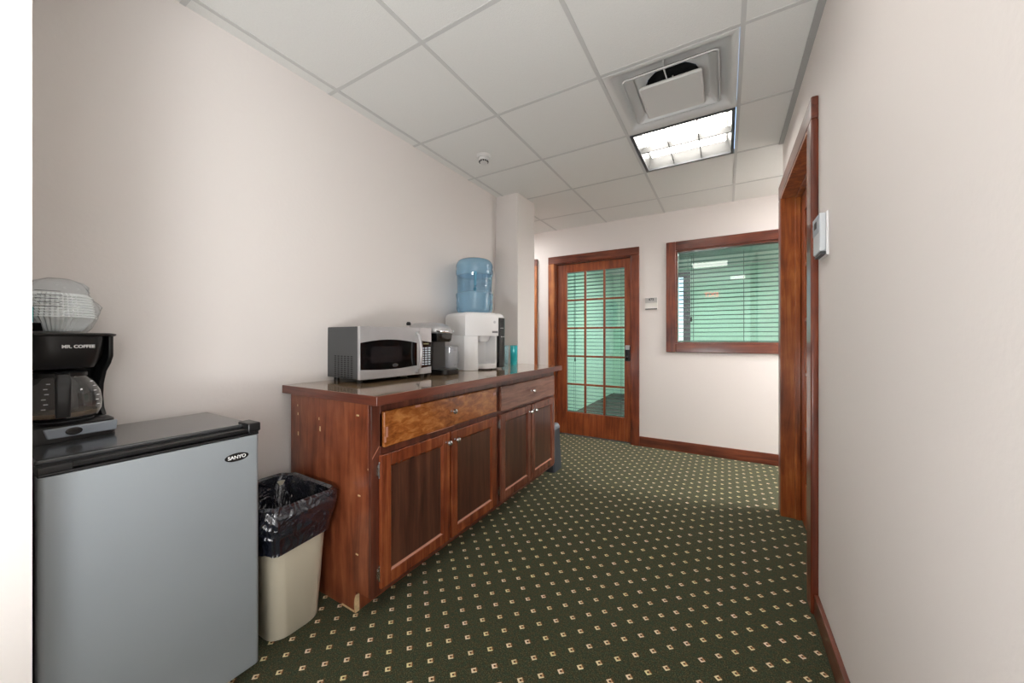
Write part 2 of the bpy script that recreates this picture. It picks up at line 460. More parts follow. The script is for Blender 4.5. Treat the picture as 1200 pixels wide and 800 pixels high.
quadwall('wall_hall', 'cream walls of the lobby behind the camera', [((-.3, -6.2, 0), (5.2, -6.1, CEIL+.1)), ((5.1, -6.1, 0), (5.2, -1.35, CEIL+.1)), ((2.22, -1.45, 0), (5.1, -1.35, CEIL+.1))], M['hall_paint'])
# green office
OX0 = -.28; OY1 = 6.5
quadwall('wall_office', 'green painted walls of the office seen through the blinds',
         [((OX0-.1, YB+.12, 0), (OX0, OY1, CEIL+.1)), ((4.4, YB+.12, 0), (4.5, OY1, CEIL+.1)),
          ((OX0-.1, OY1, 0), (.25, OY1+.1, CEIL+.1)), ((1.12, OY1, 0), (4.5, OY1+.1, CEIL+.1)),
          ((.25, OY1, 0), (1.12, OY1+.1, .8)), ((.25, OY1, 2.35), (1.12, OY1+.1, CEIL+.1))], M['green_wall'])
oc = MB().box((OX0-.1, YB+.1, CEIL+.03), (4.5, OY1+.1, CEIL+.06))
tag(link('ceiling', oc, M['tile']), 'office ceiling behind the glass', 'ceiling', kind='structure')
wo = thing('window_2', (.7, OY1, .8), label='outside window of the office, seen through the blinds', cat='window', kind='structure')
mb = MB()
mb.box((1.07, OY1-.02, .8), (1.19, OY1+.03, 2.40)); mb.box((.2, OY1-.02, .8), (.27, OY1+.03, 2.40))
mb.box((.2, OY1-.02, 2.33), (1.19, OY1+.03, 2.42)); mb.box((.2, OY1-.02, .76), (1.19, OY1+.03, .84))
link('window_frame', mb, plain('dark_aubergine_frame', (92, 78, 92), .5), wo)
# outside: pale paved ground and a distant blue grey building
og = MB().box((-8, OY1+.3, -.3), (10, 30, -.2))
tag(link('ground', og, plain('outdoor_ground', (110, 112, 112), .9)), 'ground outside the office window', 'ground', kind='structure')

# baseboards
def baseboard(name, a, b, side, label):
    mb = MB().box(a, b)
    return tag(link(name, mb, M['trim_h'] if side == 'x' else M['trim_hy'], bevel=.004), label, 'baseboard', kind='structure')
baseboard('baseboard_back', (.969, YB-.014, 0), (5.1, YB+.001, .105), 'x', 'reddish wooden baseboard below the interior window')
baseboard('baseboard_back', (-.255, YB-.014, 0), (-.103, YB+.001, .105), 'x', 'short piece of wooden baseboard left of the glazed door')
baseboard('baseboard_right', (2.084, -1.45, 0), (2.101, .77, .09), 'y', 'wooden baseboard along the right wall')

# ------------------------------------------------------------------ casings, doors, window
def casing(root, pts, mat_v, mat_h):
    pass

# --- door_1: the 15-lite door in the back wall
d1 = thing('door_1', (.43, YB, 0), label='closed stained wooden door with fifteen glass panes in the back wall', cat='door', kind='structure')
cw = .085
mb = MB(); mb.box((BX0-cw, YB-.022, 0), (BX0, YB+.002, BZ)); link('door_casing', mb, M['trim_gold'], d1, bevel=.006)
mb = MB(); mb.box((BX1, YB-.022, 0), (BX1+cw, YB+.002, BZ)); link('door_casing', mb, M['trim'], d1, bevel=.006)
mb = MB(); mb.box((BX0-cw, YB-.022, BZ), (BX1+cw, YB+.002, BZ+cw)); link('door_casing', mb, M['trim_h'], d1, bevel=.006)
mb = MB()
mb.box((BX0-.002, YB-.002, 0), (BX0+.012, YB+.12, BZ)); mb.box((BX1-.012, YB-.002, 0), (BX1+.002, YB+.12, BZ))
mb.box((BX0+.012, YB-.002, BZ-.012), (BX1-.012, YB+.12, BZ+.002))
link('door_frame', mb, M['trim'], d1, bevel=.002)
DX0, DX1 = BX0+.014, BX1-.014          # leaf
DT = BZ-.015
yf, yb = YB+.035, YB+.075
GX0, GX1, GZ0, GZ1 = .117, .800, .275, 1.945
leaf = MB()
leaf.box((DX0, yf, .012), (GX0, yb, DT)); leaf.box((GX1, yf, .012), (DX1, yb, DT))
leaf.box((GX0, yf, .012), (GX1, yb, GZ0)); leaf.box((GX0, yf, GZ1), (GX1, yb, DT))
lf = link('door_leaf', leaf, M['door_wood'], d1, bevel=.003)
mu = MB()
mw_ = .021
for k in (1, 2):
    x = GX0+(GX1-GX0)*k/3; mu.box((x-mw_/2, yf+.003, GZ0), (x+mw_/2, yb-.003, GZ1))
for k in range(1, 5):
    z = GZ0+(GZ1-GZ0)*k/5; mu.box((GX0, yf+.005, z-mw_/2), (GX1, yb-.005, z+mw_/2))
link('muntins', mu, M['door_wood'], lf, bevel=.004)
gl = MB()
for i in range(3):
    for k in range(5):
        xa = GX0+(GX1-GX0)*i/3+.009; xb = GX0+(GX1-GX0)*(i+1)/3-.009
        za = GZ0+(GZ1-GZ0)*k/5+.009; zb = GZ0+(GZ1-GZ0)*(k+1)/5-.009
        g = MB().box((xa, yf+.018, za), (xb, yf+.022, zb)); link('glass_pane', g, M['sheet'], d1)
# keypad lock
lk = MB().box((.812, yf-.03, .905), (.868, yf, 1.065)); lo = link('keypad_lock', lk, M['black'], d1, bevel=.008)
lo['label'] = 'black keypad lock with silver top'
lk = MB().box((.816, yf-.034, 1.03), (.864, yf-.005, 1.08)); a = link('lock_top', lk, M['steel'], d1, bevel=.006)
lk = MB().tube([(.84, yf-.03, .95), (.84, yf-.06, .95), (.80, yf-.064, .95), (.765, yf-.06, .95)], .008)
lk.v = lk.v; 
mb = MB().lathe([(.018, 0), (.018, .02), (.012, .024)], n=20)
mb.v = [(.84+x, yf-.03-z, .945+y) for x, y, z in mb.v]
link('lock_knob', mb, M['black_gloss'], d1, smooth=True)

def blind(root, x0, x1, z0, z1, y, depth=.047, pitch=.0425, tilt=-6, slat_mat=None):
    sl = MB(); z = z1-.03
    t = math.radians(tilt); n = 5
    while z > z0+.03:
        prof = []
        for k in range(n+1):
            u = -depth/2+depth*k/n; hgt = .003*(1-(2*u/depth)**2)
            prof.append((y+u*math.cos(t)-hgt*math.sin(t), z+u*math.sin(t)+hgt*math.cos(t)))
        poly = prof+[(p[0], p[1]-.0022) for p in reversed(prof)]
        sl.prism(poly, 'X', x0, x1); z -= pitch
    s = link('slats', sl, slat_mat or M['slat'], root)
    hr = MB().box((x0-.002, y-.025, z1-.022), (x1+.002, y+.025, z1+.02)); link('head_rail', hr, M['slat_edge'], root, bevel=.003)
    br = MB().box((x0, y-.02, z0), (x1, y+.02, z0+.014)); link('bottom_rail', br, M['slat_edge'], root, bevel=.004)
    cd = MB()
    for fx in (.12, .5, .88) if x1-x0 > .9 else (.14, .86):
        x = x0+(x1-x0)*fx
        for dy in (-.026, .026): cd.tube([(x, y+dy, z0+.01), (x, y+dy, z1)], .0013, 6)
    link('ladder_cords', cd, M['cord'], root)
    return s

bl = thing('venetian_blind', (.46, YB+.145, .25), label='tall pale green blind hanging behind the fifteen-pane door', cat='blind')
blind(bl, GX0-.05, GX1+.05, .255, 1.99, YB+.152)
mb = MB().tube([(.19, YB+.118, 1.95), (.19, YB+.117, .95), (.195, YB+.116, .93)], .002, 6); link('pull_cord', mb, M['cord'], bl)
mb = MB().lathe([(.002, .05), (.008, .03), (.009, 0), (.003, -.004)], (.195, YB+.116, .88), 12); link('cord_tassel', mb, M['cord'], bl, smooth=True)

# --- window_1
w1 = thing('window_1', (1.9, YB, 1.0), label='wide interior window with dark reddish wooden casing', cat='window', kind='structure')
cz = .09
for nm, a, b, m in (('window_casing', (WX0-cz, YB-.022, WZ0-cz), (WX0, YB+.002, WZ1+cz), 'trim'),
                    ('window_casing', (WX1, YB-.022, WZ0-cz), (WX1+cz, YB+.002, WZ1+cz), 'trim'),
                    ('window_casing', (WX0, YB-.022, WZ1), (WX1, YB+.002, WZ1+cz), 'trim_h'),
                    ('window_sill', (WX0, YB-.022, WZ0-cz), (WX1, YB+.002, WZ0), 'trim_h')):
    link(nm, MB().box(a, b), M[m], w1, bevel=.006)
mb = MB()
mb.box((WX0-.001, YB-.002, WZ0), (WX0+.014, YB+.12, WZ1)); mb.box((WX1-.014, YB-.002, WZ0), (WX1+.001, YB+.12, WZ1))
mb.box((WX0+.014, YB-.002, WZ0-.001), (WX1-.014, YB+.12, WZ0+.014)); mb.box((WX0+.014, YB-.002, WZ1-.014), (WX1-.014, YB+.12, WZ1+.001))
link('window_frame', mb, M['trim_h'], w1, bevel=.002)
mb = MB().box((WX0+.014, YB+.040, WZ0+.014), (WX1-.014, YB+.045, WZ1-.014)); link('glass_pane', mb, M['sheet'], w1)
bw = thing('venetian_blind', (1.92, YB+.14, 1.1), label='wide pale green blind hanging behind the interior window', cat='blind')
blind(bw, WX0+.02, WX1-.02, WZ0+.016, WZ1-.04, YB+.085)
mb = MB().tube([(1.47, YB+.055, 2.0), (1.47, YB+.054, 1.40), (1.465, YB+.054, 1.38)], .0018, 6); link('pull_cord', mb, M['cord'], bw)
mb = MB().lathe([(.002, .05), (.008, .03), (.009, 0), (.003, -.004)], (1.465, YB+.056, 1.33), 12); link('cord_tassel', mb, M['cord'], bw, smooth=True)
mb = MB().tube([(1.435, YB+.055, 2.0), (1.43, YB+.055, 1.3)], .0035, 8); link('tilt_wand', mb, M['clearplastic'], bw)

# --- door_2: right wall glazed door, closed, recessed behind its casing
d2 = thing('door_2', (2.15, 1.31, 0), label='stained wooden glazed door recessed in the right wall', cat='door', kind='structure')
cw2 = .088
def rbox(y0, y1, z0, z1, x0=2.074, x1=2.101): return MB().box((x0, y0, z0), (x1, y1, z1))
link('door_casing', rbox(DY0-cw2, DY0, 0, DZ), M['trim'], d2, bevel=.007, seg=3)
link('door_casing', rbox(DY1, DY1+cw2, 0, DZ), M['trim'], d2, bevel=.007, seg=3)
link('door_casing', rbox(DY0-cw2, DY1+cw2, DZ, DZ+.095), M['trim_hy'], d2, bevel=.007, seg=3)
mb = MB()
mb.box((2.076, DY1-.014, 0), (2.225, DY1+.001, DZ)); mb.box((2.076, DY0-.001, 0), (2.225, DY0+.014, DZ))
mb.box((2.076, DY0+.014, DZ-.014), (2.225, DY1-.014, DZ+.001))
link('door_frame', mb, M['trim_gold'], d2, bevel=.002)
mb = MB()
mb.box((2.150, DY1-.026, 0), (2.178, DY1-.014, DZ-.014)); mb.box((2.150, DY0+.014, 0), (2.178, DY0+.026, DZ-.014))
mb.box((2.150, DY0+.026, DZ-.026), (2.178, DY1-.026, DZ-.014))
link('door_stop', mb, M['trim_gold'], d2, bevel=.003)
ly0, ly1, lx0, lx1 = DY0+.016, DY1-.016, 2.180, 2.222
sy0, sy1, sz0, sz1 = ly0+.115, ly1-.115, .27, DZ-.14
mb = MB()
mb.box((lx0, ly0, .012), (lx1, sy0, DZ-.016)); mb.box((lx0, sy1, .012), (lx1, ly1, DZ-.016))
mb.box((lx0, sy0, .012), (lx1, sy1, sz0)); mb.box((lx0, sy0, sz1), (lx1, sy1, DZ-.016))
lf2 = link('door_leaf', mb, M['door_wood'], d2, bevel=.003)
mb = MB()
for k in (1, 2):
    y = sy0+(sy1-sy0)*k/3; mb.box((lx0+.002, y-.011, sz0), (lx1-.002, y+.011, sz1))
for k in range(1, 5):
    z = sz0+(sz1-sz0)*k/5; mb.box((lx0+.002, sy0, z-.011), (lx1-.002, sy1, z+.011))
link('muntins', mb, M['door_wood'], lf2, bevel=.004)
for i in range(3):
    for k in range(5):
        ya = sy0+(sy1-sy0)*i/3+.01; yb_ = sy0+(sy1-sy0)*(i+1)/3-.01
        za = sz0+(sz1-sz0)*k/5+.01; zb = sz0+(sz1-sz0)*(k+1)/5-.01
        link('glass_pane', MB().box((lx0+.018, ya, za), (lx0+.022, yb_, zb)), M['sheet'], d2)

# --- door_3: next door along the back wall, only its casing edge shows past the pillar
d3 = thing('door_3', (-.8, YB, 0), label='wooden door casing glimpsed between the pillar and the glazed door', cat='door', kind='structure')
link('door_casing', MB().box((-.34, YB-.022, 0), (-.255, YB+.002, BZ)), M['trim_gold'], d3, bevel=.006)
link('door_casing', MB().box((-1.325, YB-.022, 0), (-1.24, YB+.002, BZ)), M['trim_gold'], d3, bevel=.006)
link('door_casing', MB().box((-1.325, YB-.022, BZ), (-.255, YB+.002, BZ+cw)), M['trim_h'], d3, bevel=.006)
link('door_leaf', MB().box((-1.24, YB+.04, .01), (-.34, YB+.08, BZ)), M['door_wood'], d3, bevel=.003)

# ------------------------------------------------------------------ ceiling fittings
def troffer(i, j, label, em, flush=False):
    cx, cy = (i+.5)*T, (j+.5)*T; h = T/2-.013
    t = thing('ceiling_light', (cx, cy, CEIL), label=label, cat='ceiling light', group='recessed square ceiling lights')
    fr = MB()
    H = h
    for (a, b) in (((-H, -H), (H, -H+.018)), ((-H, H-.018), (H, H)), ((-H, -H+.018), (-H+.018, H-.018)), ((H-.018, -H+.018), (H, H-.018))):
        fr.box((cx+a[0], cy+a[1], CEIL-.002), (cx+b[0], cy+b[1], CEIL+.012))
    link('frame', fr, M['dark_grey'], t)
    k = h-.018
    hs = MB(); z0, z1 = CEIL+.012, CEIL+.11
    hs.loft([[(cx-k, cy-k, z0), (cx+k, cy-k, z0), (cx+k, cy+k, z0), (cx-k, cy+k, z0)],
             [(cx-k+.02, cy-k+.02, z1), (cx+k-.02, cy-k+.02, z1), (cx+k-.02, cy+k-.02, z1), (cx-k+.02, cy+k-.02, z1)]], False, True)
    link('housing', hs, M['reflector'], t)
    if flush:
        link('lens_panel', MB().box((cx-k, cy-k, CEIL+.0), (cx+k, cy+k, CEIL+.008)), em, t)
        return t
    lv = MB()
    for s in (-1, 1): lv.box((cx+s*k/3-.003, cy-k, CEIL+.012), (cx+s*k/3+.003, cy+k, CEIL+.05))
    lv.box((cx-k, cy-.006, CEIL+.010), (cx+k, cy+.006, CEIL+.05))
    link('louver', lv, M['reflector'], t)
    lp = MB().box((cx-k+.03, cy-k+.03, z1-.03), (cx+k-.03, cy+k-.03, z1-.02))
    link('lamp_panel', lp, em, t)
    return t
EM = emis('fluorescent_glow', (255, 250, 244), TROFFER)
EM2 = emis('fluorescent_lens_glow', (255, 250, 244), TROFFER*.33)
troffer(2, 2, 'lit square recessed ceiling light next to the air diffuser', EM)
troffer(2, -1, 'lit square ceiling light nearest above the camera, mirrored in the interior window', EM2, True)
troffer(3, -4, 'lit square ceiling light in the hall behind the camera, beside the right wall', EM2, True)
troffer(0, -5, 'added unseen square ceiling light brightening the hall behind the camera, beside the left wall', EM, True)  # added fixture, kept out of view and mirror, to light the hall
# added office light, brightens the room behind the blinds
ol = thing('ceiling_light', (1.6, 4.6, CEIL), label='long added ceiling light that brightens the green office', cat='ceiling light')
link('frame', MB().box((.98, 4.28, CEIL-.012), (2.22, 4.92, CEIL+.03)), M['white'], ol)
link('lamp_panel', MB().box((1.0, 4.3, CEIL-.02), (2.2, 4.9, CEIL-.012)), emis('office_glow', (250, 255, 252), OFFICE), ol)

# air diffuser at tile (2,1)
cx, cy = 2.5*T, 1.5*T
df = thing('air_diffuser', (cx, cy, CEIL), label='square white stepped air diffuser in the ceiling beside the lit light', cat='vent')
def sqr(h, z, r=.012): return rrect(h, h, r, z, (cx, cy), 3)
h = T/2-.011
mb = MB().loft([sqr(h, CEIL+.02, .002), sqr(h, CEIL-.002, .002), sqr(h-.022, CEIL-.002), sqr(h-.034, CEIL+.012, .02), sqr(h-.055, CEIL+.04, .03), sqr(.17, CEIL+.058, .05),
                sqr(.13, CEIL+.062, .12)], False, False)
link('pan', mb, M['white'], df, smooth=True)
mb = MB().lathe([(.135, .055), (.125, .07), (.12, .2)], (cx, cy, CEIL), 32, False, True); link('duct_collar', mb, M['duct'], df, smooth=True)
mb = MB().loft([sqr(.214, CEIL-.003, .02), sqr(.218, CEIL+.001, .02), sqr(.175, CEIL+.035, .03), sqr(.172, CEIL+.032, .03), sqr(.205, CEIL+.003, .02), sqr(.206, CEIL-.002, .02)], False, False)
link('middle_cone', mb, M['white'], df, smooth=True)
mb = MB().loft([sqr(.143, CEIL-.012, .01), sqr(.146, CEIL-.02, .01), sqr(.140, CEIL-.026, .01), sqr(.12, CEIL-.022, .01)])
link('centre_plate', mb, M['white'], df, smooth=True)
mb = MB().tube([(cx-.01, cy, CEIL+.06), (cx-.012, cy-.10, CEIL+.0), (cx-.02, cy-.17, CEIL+.02), (cx-.012, cy-.255, CEIL+.035)], .0035, 8)
link('hanger_wire', mb, M['white'], df)
mb = MB().tube([(cx, cy, CEIL+.09), (cx, cy, CEIL-.02)], .004, 8); link('centre_screw', mb, M['white'], df)

sd = thing('smoke_detector', (.272, .959, CEIL), label='small round white smoke detector on the ceiling', cat='smoke detector')
mb = MB().lathe([(.052, .007), (.052, -.004), (.046, -.008), (.044, -.014)], (.272, .959, CEIL), 32); link('base', mb, M['white'], sd, smooth=True)
mb = MB().lathe([(.036, -.012), (.036, -.03), (.033, -.036), (.02, -.036)], (.272, .959, CEIL), 32); link('housing', mb, M['white'], sd, smooth=True)
mb = MB()
for k in range(12):
    a = 2*PI*k/12; mb.box((.272+.031*math.cos(a)-.004, .959+.031*math.sin(a)-.004, CEIL-.046), (.272+.031*math.cos(a)+.002, .959+.031*math.sin(a)+.002, CEIL-.036))
link('sensor_ribs', mb, M['dark_grey'], sd)
mb = MB().lathe([(.028, -.046), (.026, -.052), (.008, -.054)], (.272, .959, CEIL), 24); link('cap', mb, M['white'], sd, smooth=True)

# exit sign hanging in the hall behind the camera (only its mirror image shows)
ex = thing('exit_sign', (1.44, -4.2, 2.33), label='red lit exit sign hung in the hall, mirrored in the interior window', cat='sign')
link('housing', MB().box((1.27, -4.22, 2.23), (1.61, -4.18, 2.44)), M['white_plastic'], ex, bevel=.004)
t_ = text('lettering', 'EXIT', .17, emis('exit_red', (255, 70, 40), 4), ex, Matrix.Translation((0, .022, 0)) @ Matrix.Rotation(PI, 4, 'Z') @ Matrix.Rotation(PI/2, 4, 'X'), bold=.004)
link('bracket', MB().box((1.42, -4.205, 2.44), (1.46, -4.195, CEIL+.005)), M['white_plastic'], ex)

# ------------------------------------------------------------------ base cabinets and worktop
R90 = PI/2
FX = .52     # world x of the face frame
def knob(root, x, y, z):
    mb = MB().lathe([(.007, 0), (.005, .004), (.005, .012), (.012, .018), (.0145, .024), (.012, .030), (.005, .033)], n=20)
    mb.v = [(x+a, y-c, z+b) for a, b, c in mb.v]
    return mb
def hinge_mb(x, z):
    mb = MB()
    mb.box((x-.009, -.006, z-.022), (x+.003, 0, z+.022)); 
    mb.lathe([(.0045, -.028), (.0045, .028)], (x+.002, -.008, z), 10)
    mb.lathe([(.003, -.034), (.003, .034)], (x+.002, -.008, z), 8)
    mb.box((x-.006, -.008, z-.012), (x-.001, -.005, z+.012))
    return mb
def cabinet(y0, L, doors, drawer, dmat, rmat, label, left_side, hinges):
    """local X along the wall, -Y out of the cabinet; face frame at Y = 0"""
    t = thing('base_cabinet', (FX, y0, 0), R90, label, 'cabinet', 'stained base cabinets along the left wall')
    D = FX+.075; top = .892; kick = .09; kd = .10
    body = MB()
    # carcass: sides with toe-kick notch, bottom, back, kick board
    for xa, xb in ((0, .018), (L-.018, L)):
        body.prism([(0.018, kick), (0.018, top), (D, top), (D, 0), (kd, 0), (kd, kick)], 'X', xa, xb)
    body.box((.018, .02, kick), (L-.018, D, kick+.018)); body.box((.018, D-.01, kick), (L-.018, D, top))
    body.box((.018, kd, 0), (L-.018, kd+.016, kick)); body.box((.018, .02, top-.018), (L-.018, D, top))
    link('carcass', body, M['side_wood'], t, world=False, bevel=.0015)
    fr = MB()
    (dx0, dx1, dz0, dz1) = drawer
    fr.box((0, 0, kick), (.045, .018, top)); fr.box((L-.045, 0, kick), (L, .018, top))
    fr.box((.045, 0, top-.05), (L-.045, .018, top)); fr.box((.045, 0, kick), (L-.045, .018, kick+.045))
    fr.box((.045, 0, .665), (L-.045, .018, .705)); mid = (doors[0][1]+doors[1][0])/2
    fr.box((mid-.03, 0, kick+.045), (mid+.03, .018, .665))
    link('face_frame', fr, M['cab_frame'], t, world=False, bevel=.0015)
    dr = MB().box((dx0, -.020, dz0), (dx1, -.001, dz1))
    do = link('drawer', dr, dmat, t, world=False, bevel=.005)
    ko = link('knob', knob(None, (dx0+dx1)/2, -.020, (dz0+dz1)/2+.004), M['chrome'], do, world=False, smooth=True)
    for n_, (a, b, z0, z1) in enumerate(doors):
        r = .052
        dm = MB()
        dm.box((a, -.020, z0), (a+r, -.001, z1)); dm.box((b-r, -.020, z0), (b, -.001, z1))
        dm.box((a+r, -.020, z0), (b-r, -.001, z0+r)); dm.box((a+r, -.020, z1-r), (b-r, -.001, z1))
        door = link('door', dm, rmat, t, world=False, bevel=.003)
        pm = MB().box((a+r-.002, -.010, z0+r-.002), (b-r+.002, -.004, z1-r+.002))
        link('door_panel', pm, M['cab_panel'], door, world=False)
        bd = MB()      # lighter moulding along the lower inner edge, bevelled towards the panel
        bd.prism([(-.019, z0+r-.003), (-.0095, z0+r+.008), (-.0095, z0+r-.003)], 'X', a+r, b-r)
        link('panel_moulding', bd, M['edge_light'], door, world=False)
        bd = MB()
        bd.prism([(-.019, z1-r+.003), (-.0095, z1-r-.010), (-.0095, z1-r+.003)], 'X', a+r, b-r)
        for xx, sg in ((a+r, 1), (b-r, -1)):
            bd.prism([(xx-sg*.003, -.019), (xx+sg*.010, -.0095), (xx-sg*.003, -.0095)], 'Z', z0+r, z1-r)
        link('panel_moulding', bd, rmat, door, world=False)
        kx = b-.028 if n_ == 0 else a+.028
        link('knob', knob(None, kx, -.020, z1-.045), M['chrome'], door, world=False, smooth=True)
        hx = a-.002 if n_ == 0 else None
        if hx is not None and hinges:
            for hz in (z0+.065, z1-.06):
                link('hinge', hinge_mb(hx-.001, hz), M['chrome'], door, world=False)
    return t
Y0 = -.195; LM = .945
c1 = cabinet(Y0, LM, [(.035, .468, .118, .672), (.480, .912, .118, .672)], (.050, .912, .702, .852), M['drawer_gold'], M['cab_door'],
             'reddish base cabinet with golden drawer and chipped corner, at the near end', True, True)
c2 = cabinet(Y0+LM, .88, [(.020, .430, .118, .672), (.442, .850, .118, .672)], (.022, .850, .690, .850), M['drawer_brown'], M['cab_door_far'],
             'base cabinet with dull brown drawer at the far end by the pillar', False, True)
# chips and wear on the near cabinet
ch = MB()
ch.prism([(-.0005, 0), (-.0005, .075), (.006, .06), (.010, .03), (.005, .0)], 'X', -.0008, .0185)
for k in range(1): pass
wv = [(x, y+.099, z) for x, y, z in ch.v]; ch.v = wv
ch.box((-.0012, .108, 0), (.001, .19, .008))
mb = None
for (yy, zz, a, b) in ((.535, .835, .002, .005), (.532, .795, .003, .006), (.53, .70, .004, .009), (.36, .79, .002, .006), (.352, .745, .004, .011),
                       (.085, .835, .008, .003), (.075, .50, .008, .003), (.09, .25, .008, .003), (.02, .62, .001, .004)):
    ch.box((-.0009, yy-a, zz-b), (.001, yy+a, zz+b))
w_ = link('chipped_wood', ch, M['worn_wood'], c1, world=False); w_['label'] = 'bare pale chips in the stained side'
ch = MB()
ch.add([(.004, -.0008, .66), (.040, -.0008, .705), (.040, -.0008, .712), (.004, -.0008, .668)], [(0, 1, 2, 3)])
for (x, z, a, b) in ((.062, .765, .006, .022), (.055, .735, .004, .012), (.24, .846, .016, .005), (.56, .846, .018, .004), (.885, .815, .014, .008), (.40, .702, .1, .0015)):
    ch.box((x-a, -.0208, z-b), (x+a, -.0195, z+b))
w_ = link('worn_edge', ch, M['edge_light'], c1, world=False); w_['label'] = 'pale scratches on the golden drawer front'

wt = thing('countertop', (.59, -.222, .892), label='long glossy tan laminate worktop with a dark wooden edge across both cabinets', cat='countertop')
XT0, XT1, YT0, YT1, ZT0, ZT1 = -.099, .59, -.222, 1.64, .892, .93
link('laminate_top', MB().box((XT0, YT0+.004, ZT0+.002), (XT1-.004, YT1-.004, ZT1)), M['laminate'], wt)
link('edge_band', MB().box((XT1-.006, YT0, ZT0), (XT1, YT1, ZT1+.0004)), M['band'], wt, bevel=.002)
link('edge_band', MB().box((XT0, YT0-.002, ZT0), (XT1, YT0+.004, ZT1+.0004)), M['band_x'], wt, bevel=.002)
link('edge_band', MB().box((XT0, YT1-.004, ZT0), (XT1, YT1+.001, ZT1+.0004)), M['band_x'], wt, bevel=.002)

# ------------------------------------------------------------------ mini fridge
fy0, fy1 = -1.008, -.536
fr = thing('mini_fridge', (.367, fy0, 0), R90, 'small silver fridge with a black top at the left, below the coffee maker', 'fridge')
FW = fy1-fy0; FD = .40
mb = MB().box((.006, .055, .03), (FW-.006, FD, .845)); link('body', mb, M['black'], fr, world=False, bevel=.006)
mb = MB().box((0, .040, .845), (FW-.004, FD+.004, .862)); link('top_panel', mb, M['black_top'], fr, world=False, bevel=.006, seg=3)
mb = MB().loft([[(p[0]+FW/2, p[1]+.024, z) for p in rrect(FW/2, .024, .012, 0, (0, 0), 5)] for z in (.035, .826)])
dr = link('door', mb, M['silver_paint'], fr, world=False, bevel=.002)
# black top cap of the door with a recessed grip
mb = MB()
mb.box((0, .004, .826), (FW, .052, .833)); mb.box((0, .022, .833), (FW, .052, .850)); mb.box((0, .004, .833), (.055, .022, .850))
mb.box((FW-.03, .004, .833), (FW, .022, .850)); mb.box((.055, .004, .846), (FW-.03, .022, .850))
link('door_grip', mb, M['black'], dr, world=False, bevel=.002)
mb = MB().box((FW-.035, -.002, .838), (FW+.004, .075, .868)); link('hinge_cap', mb, M['black'], fr, world=False, bevel=.005)
mb = MB()
el = [(.034*math.cos(2*PI*k/28), .0135*math.sin(2*PI*k/28)) for k in range(28)]
mb.prism([(FW-.068+u, .765+v) for u, v in el], 'Y', -.0018, .001)
bd = link('badge', mb, M['black_gloss'], dr, world=False)
text('badge_lettering', 'SANYO', .0155, M['text_white'], bd, face_m(FW-.068, -.0022, .765), bold=.0004)
mb = MB()
for (x, y) in ((.04, .07), (FW-.04, .07), (.04, FD-.04), (FW-.04, FD-.04)): link('foot', MB().lathe([(.016, 0), (.016, .032)], (x, y, 0), 14), M['black'], fr, world=False)
link('kick_plate', MB().box((.01, .05, .006), (FW-.01, .058, .04)), M['black'], fr, world=False)

# ------------------------------------------------------------------ coffee maker on the fridge
cm = thing('coffee_maker', (.122, -.915, .8625), R90+math.radians(10), 'black drip coffee maker with a glass carafe on the fridge', 'coffee maker')
W2 = .098
# local: X right, -Y front (front of base at y=0), Z up
mb = MB().loft([rrect(W2, .095, .03, 0, (0, .093)), rrect(W2, .095, .03, .006, (0, .093)), rrect(W2-.002, .093, .03, .045, (0, .093)), rrect(W2-.010, .085, .03, .052, (0, .094))])
link('base', mb, M['black'], cm, world=False, smooth=True)
mb = MB()
mb.prism([(-W2+.048, .012), (W2-.006, .010), (W2-.004, .041), (-W2+.040, .041)], 'Y', -.004, .004)
cp = link('control_strip', mb, M['grey'], cm, world=False, bevel=.004, seg=3); cp['label'] = 'silver blue control strip'
el = [(.017*math.cos(2*PI*k/24), .011*math.sin(2*PI*k/24)) for k in range(24)]
link('switch', MB().prism([(u, .0265+v) for u, v in el], 'Y', -.008, -.002), M['black_gloss'], cp, world=False, bevel=.002)
# warming plate
mb = MB().lathe([(.066, .052), (.068, .056), (.064, .058)], (0, .074, 0), 40); link('warming_plate', mb, M['dark_grey'], cm, world=False, smooth=True)
# rear water tank tower, arms at both sides
mb = MB()
mb.loft([rrect(W2-.004, .033, .02, z, (0, .155)) for z in (.045, .30)])
link('water_tank', mb, M['black'], cm, world=False, smooth=True)
arm = [(.070, .05), (.084, .075), (.090, .11), (.086, .15), (.070, .19), (.045, .215), (.03, .24), (.03, .305), (.150, .305), (.150, .05)]
link('side_arm', MB().prism(arm, 'X', W2-.012, W2), M['black'], cm, world=False, bevel=.003)
link('side_arm', MB().prism(arm, 'X', -W2, -W2+.012), M['black'], cm, world=False, bevel=.003)
mb = MB().box((W2+.0, .10, .09), (W2+.002, .112, .285)); link('water_gauge', mb, M['clearplastic'], cm, world=False)
# brew basket housing: a bowl narrowing downwards, flat above
def bowl(k, z):   # k scale
    return rrect(.084*k, .078*k, .060*k, z, (0, .085))
mb = MB().loft([bowl(.70, .205), bowl(.80, .208), bowl(.90, .225), bowl(.98, .25), bowl(1.02, .28), bowl(1.03, .303)])
link('brew_basket', mb, M['black'], cm, world=False, smooth=True)
mb = MB().loft([rrect(W2+.002, .094, .035, .303, (0, .093)), rrect(W2+.004, .096, .035, .306, (0, .093)), rrect(W2+.004, .096, .035, .310, (0, .093)), rrect(W2-.006, .086, .03, .313, (0, .093))])
link('lid', mb, M['black'], cm, world=False, smooth=True)
text('lettering', 'MR. COFFEE', .0125, M['text_white'], cm, face_m(.012, .0035, .272), bold=.0005)
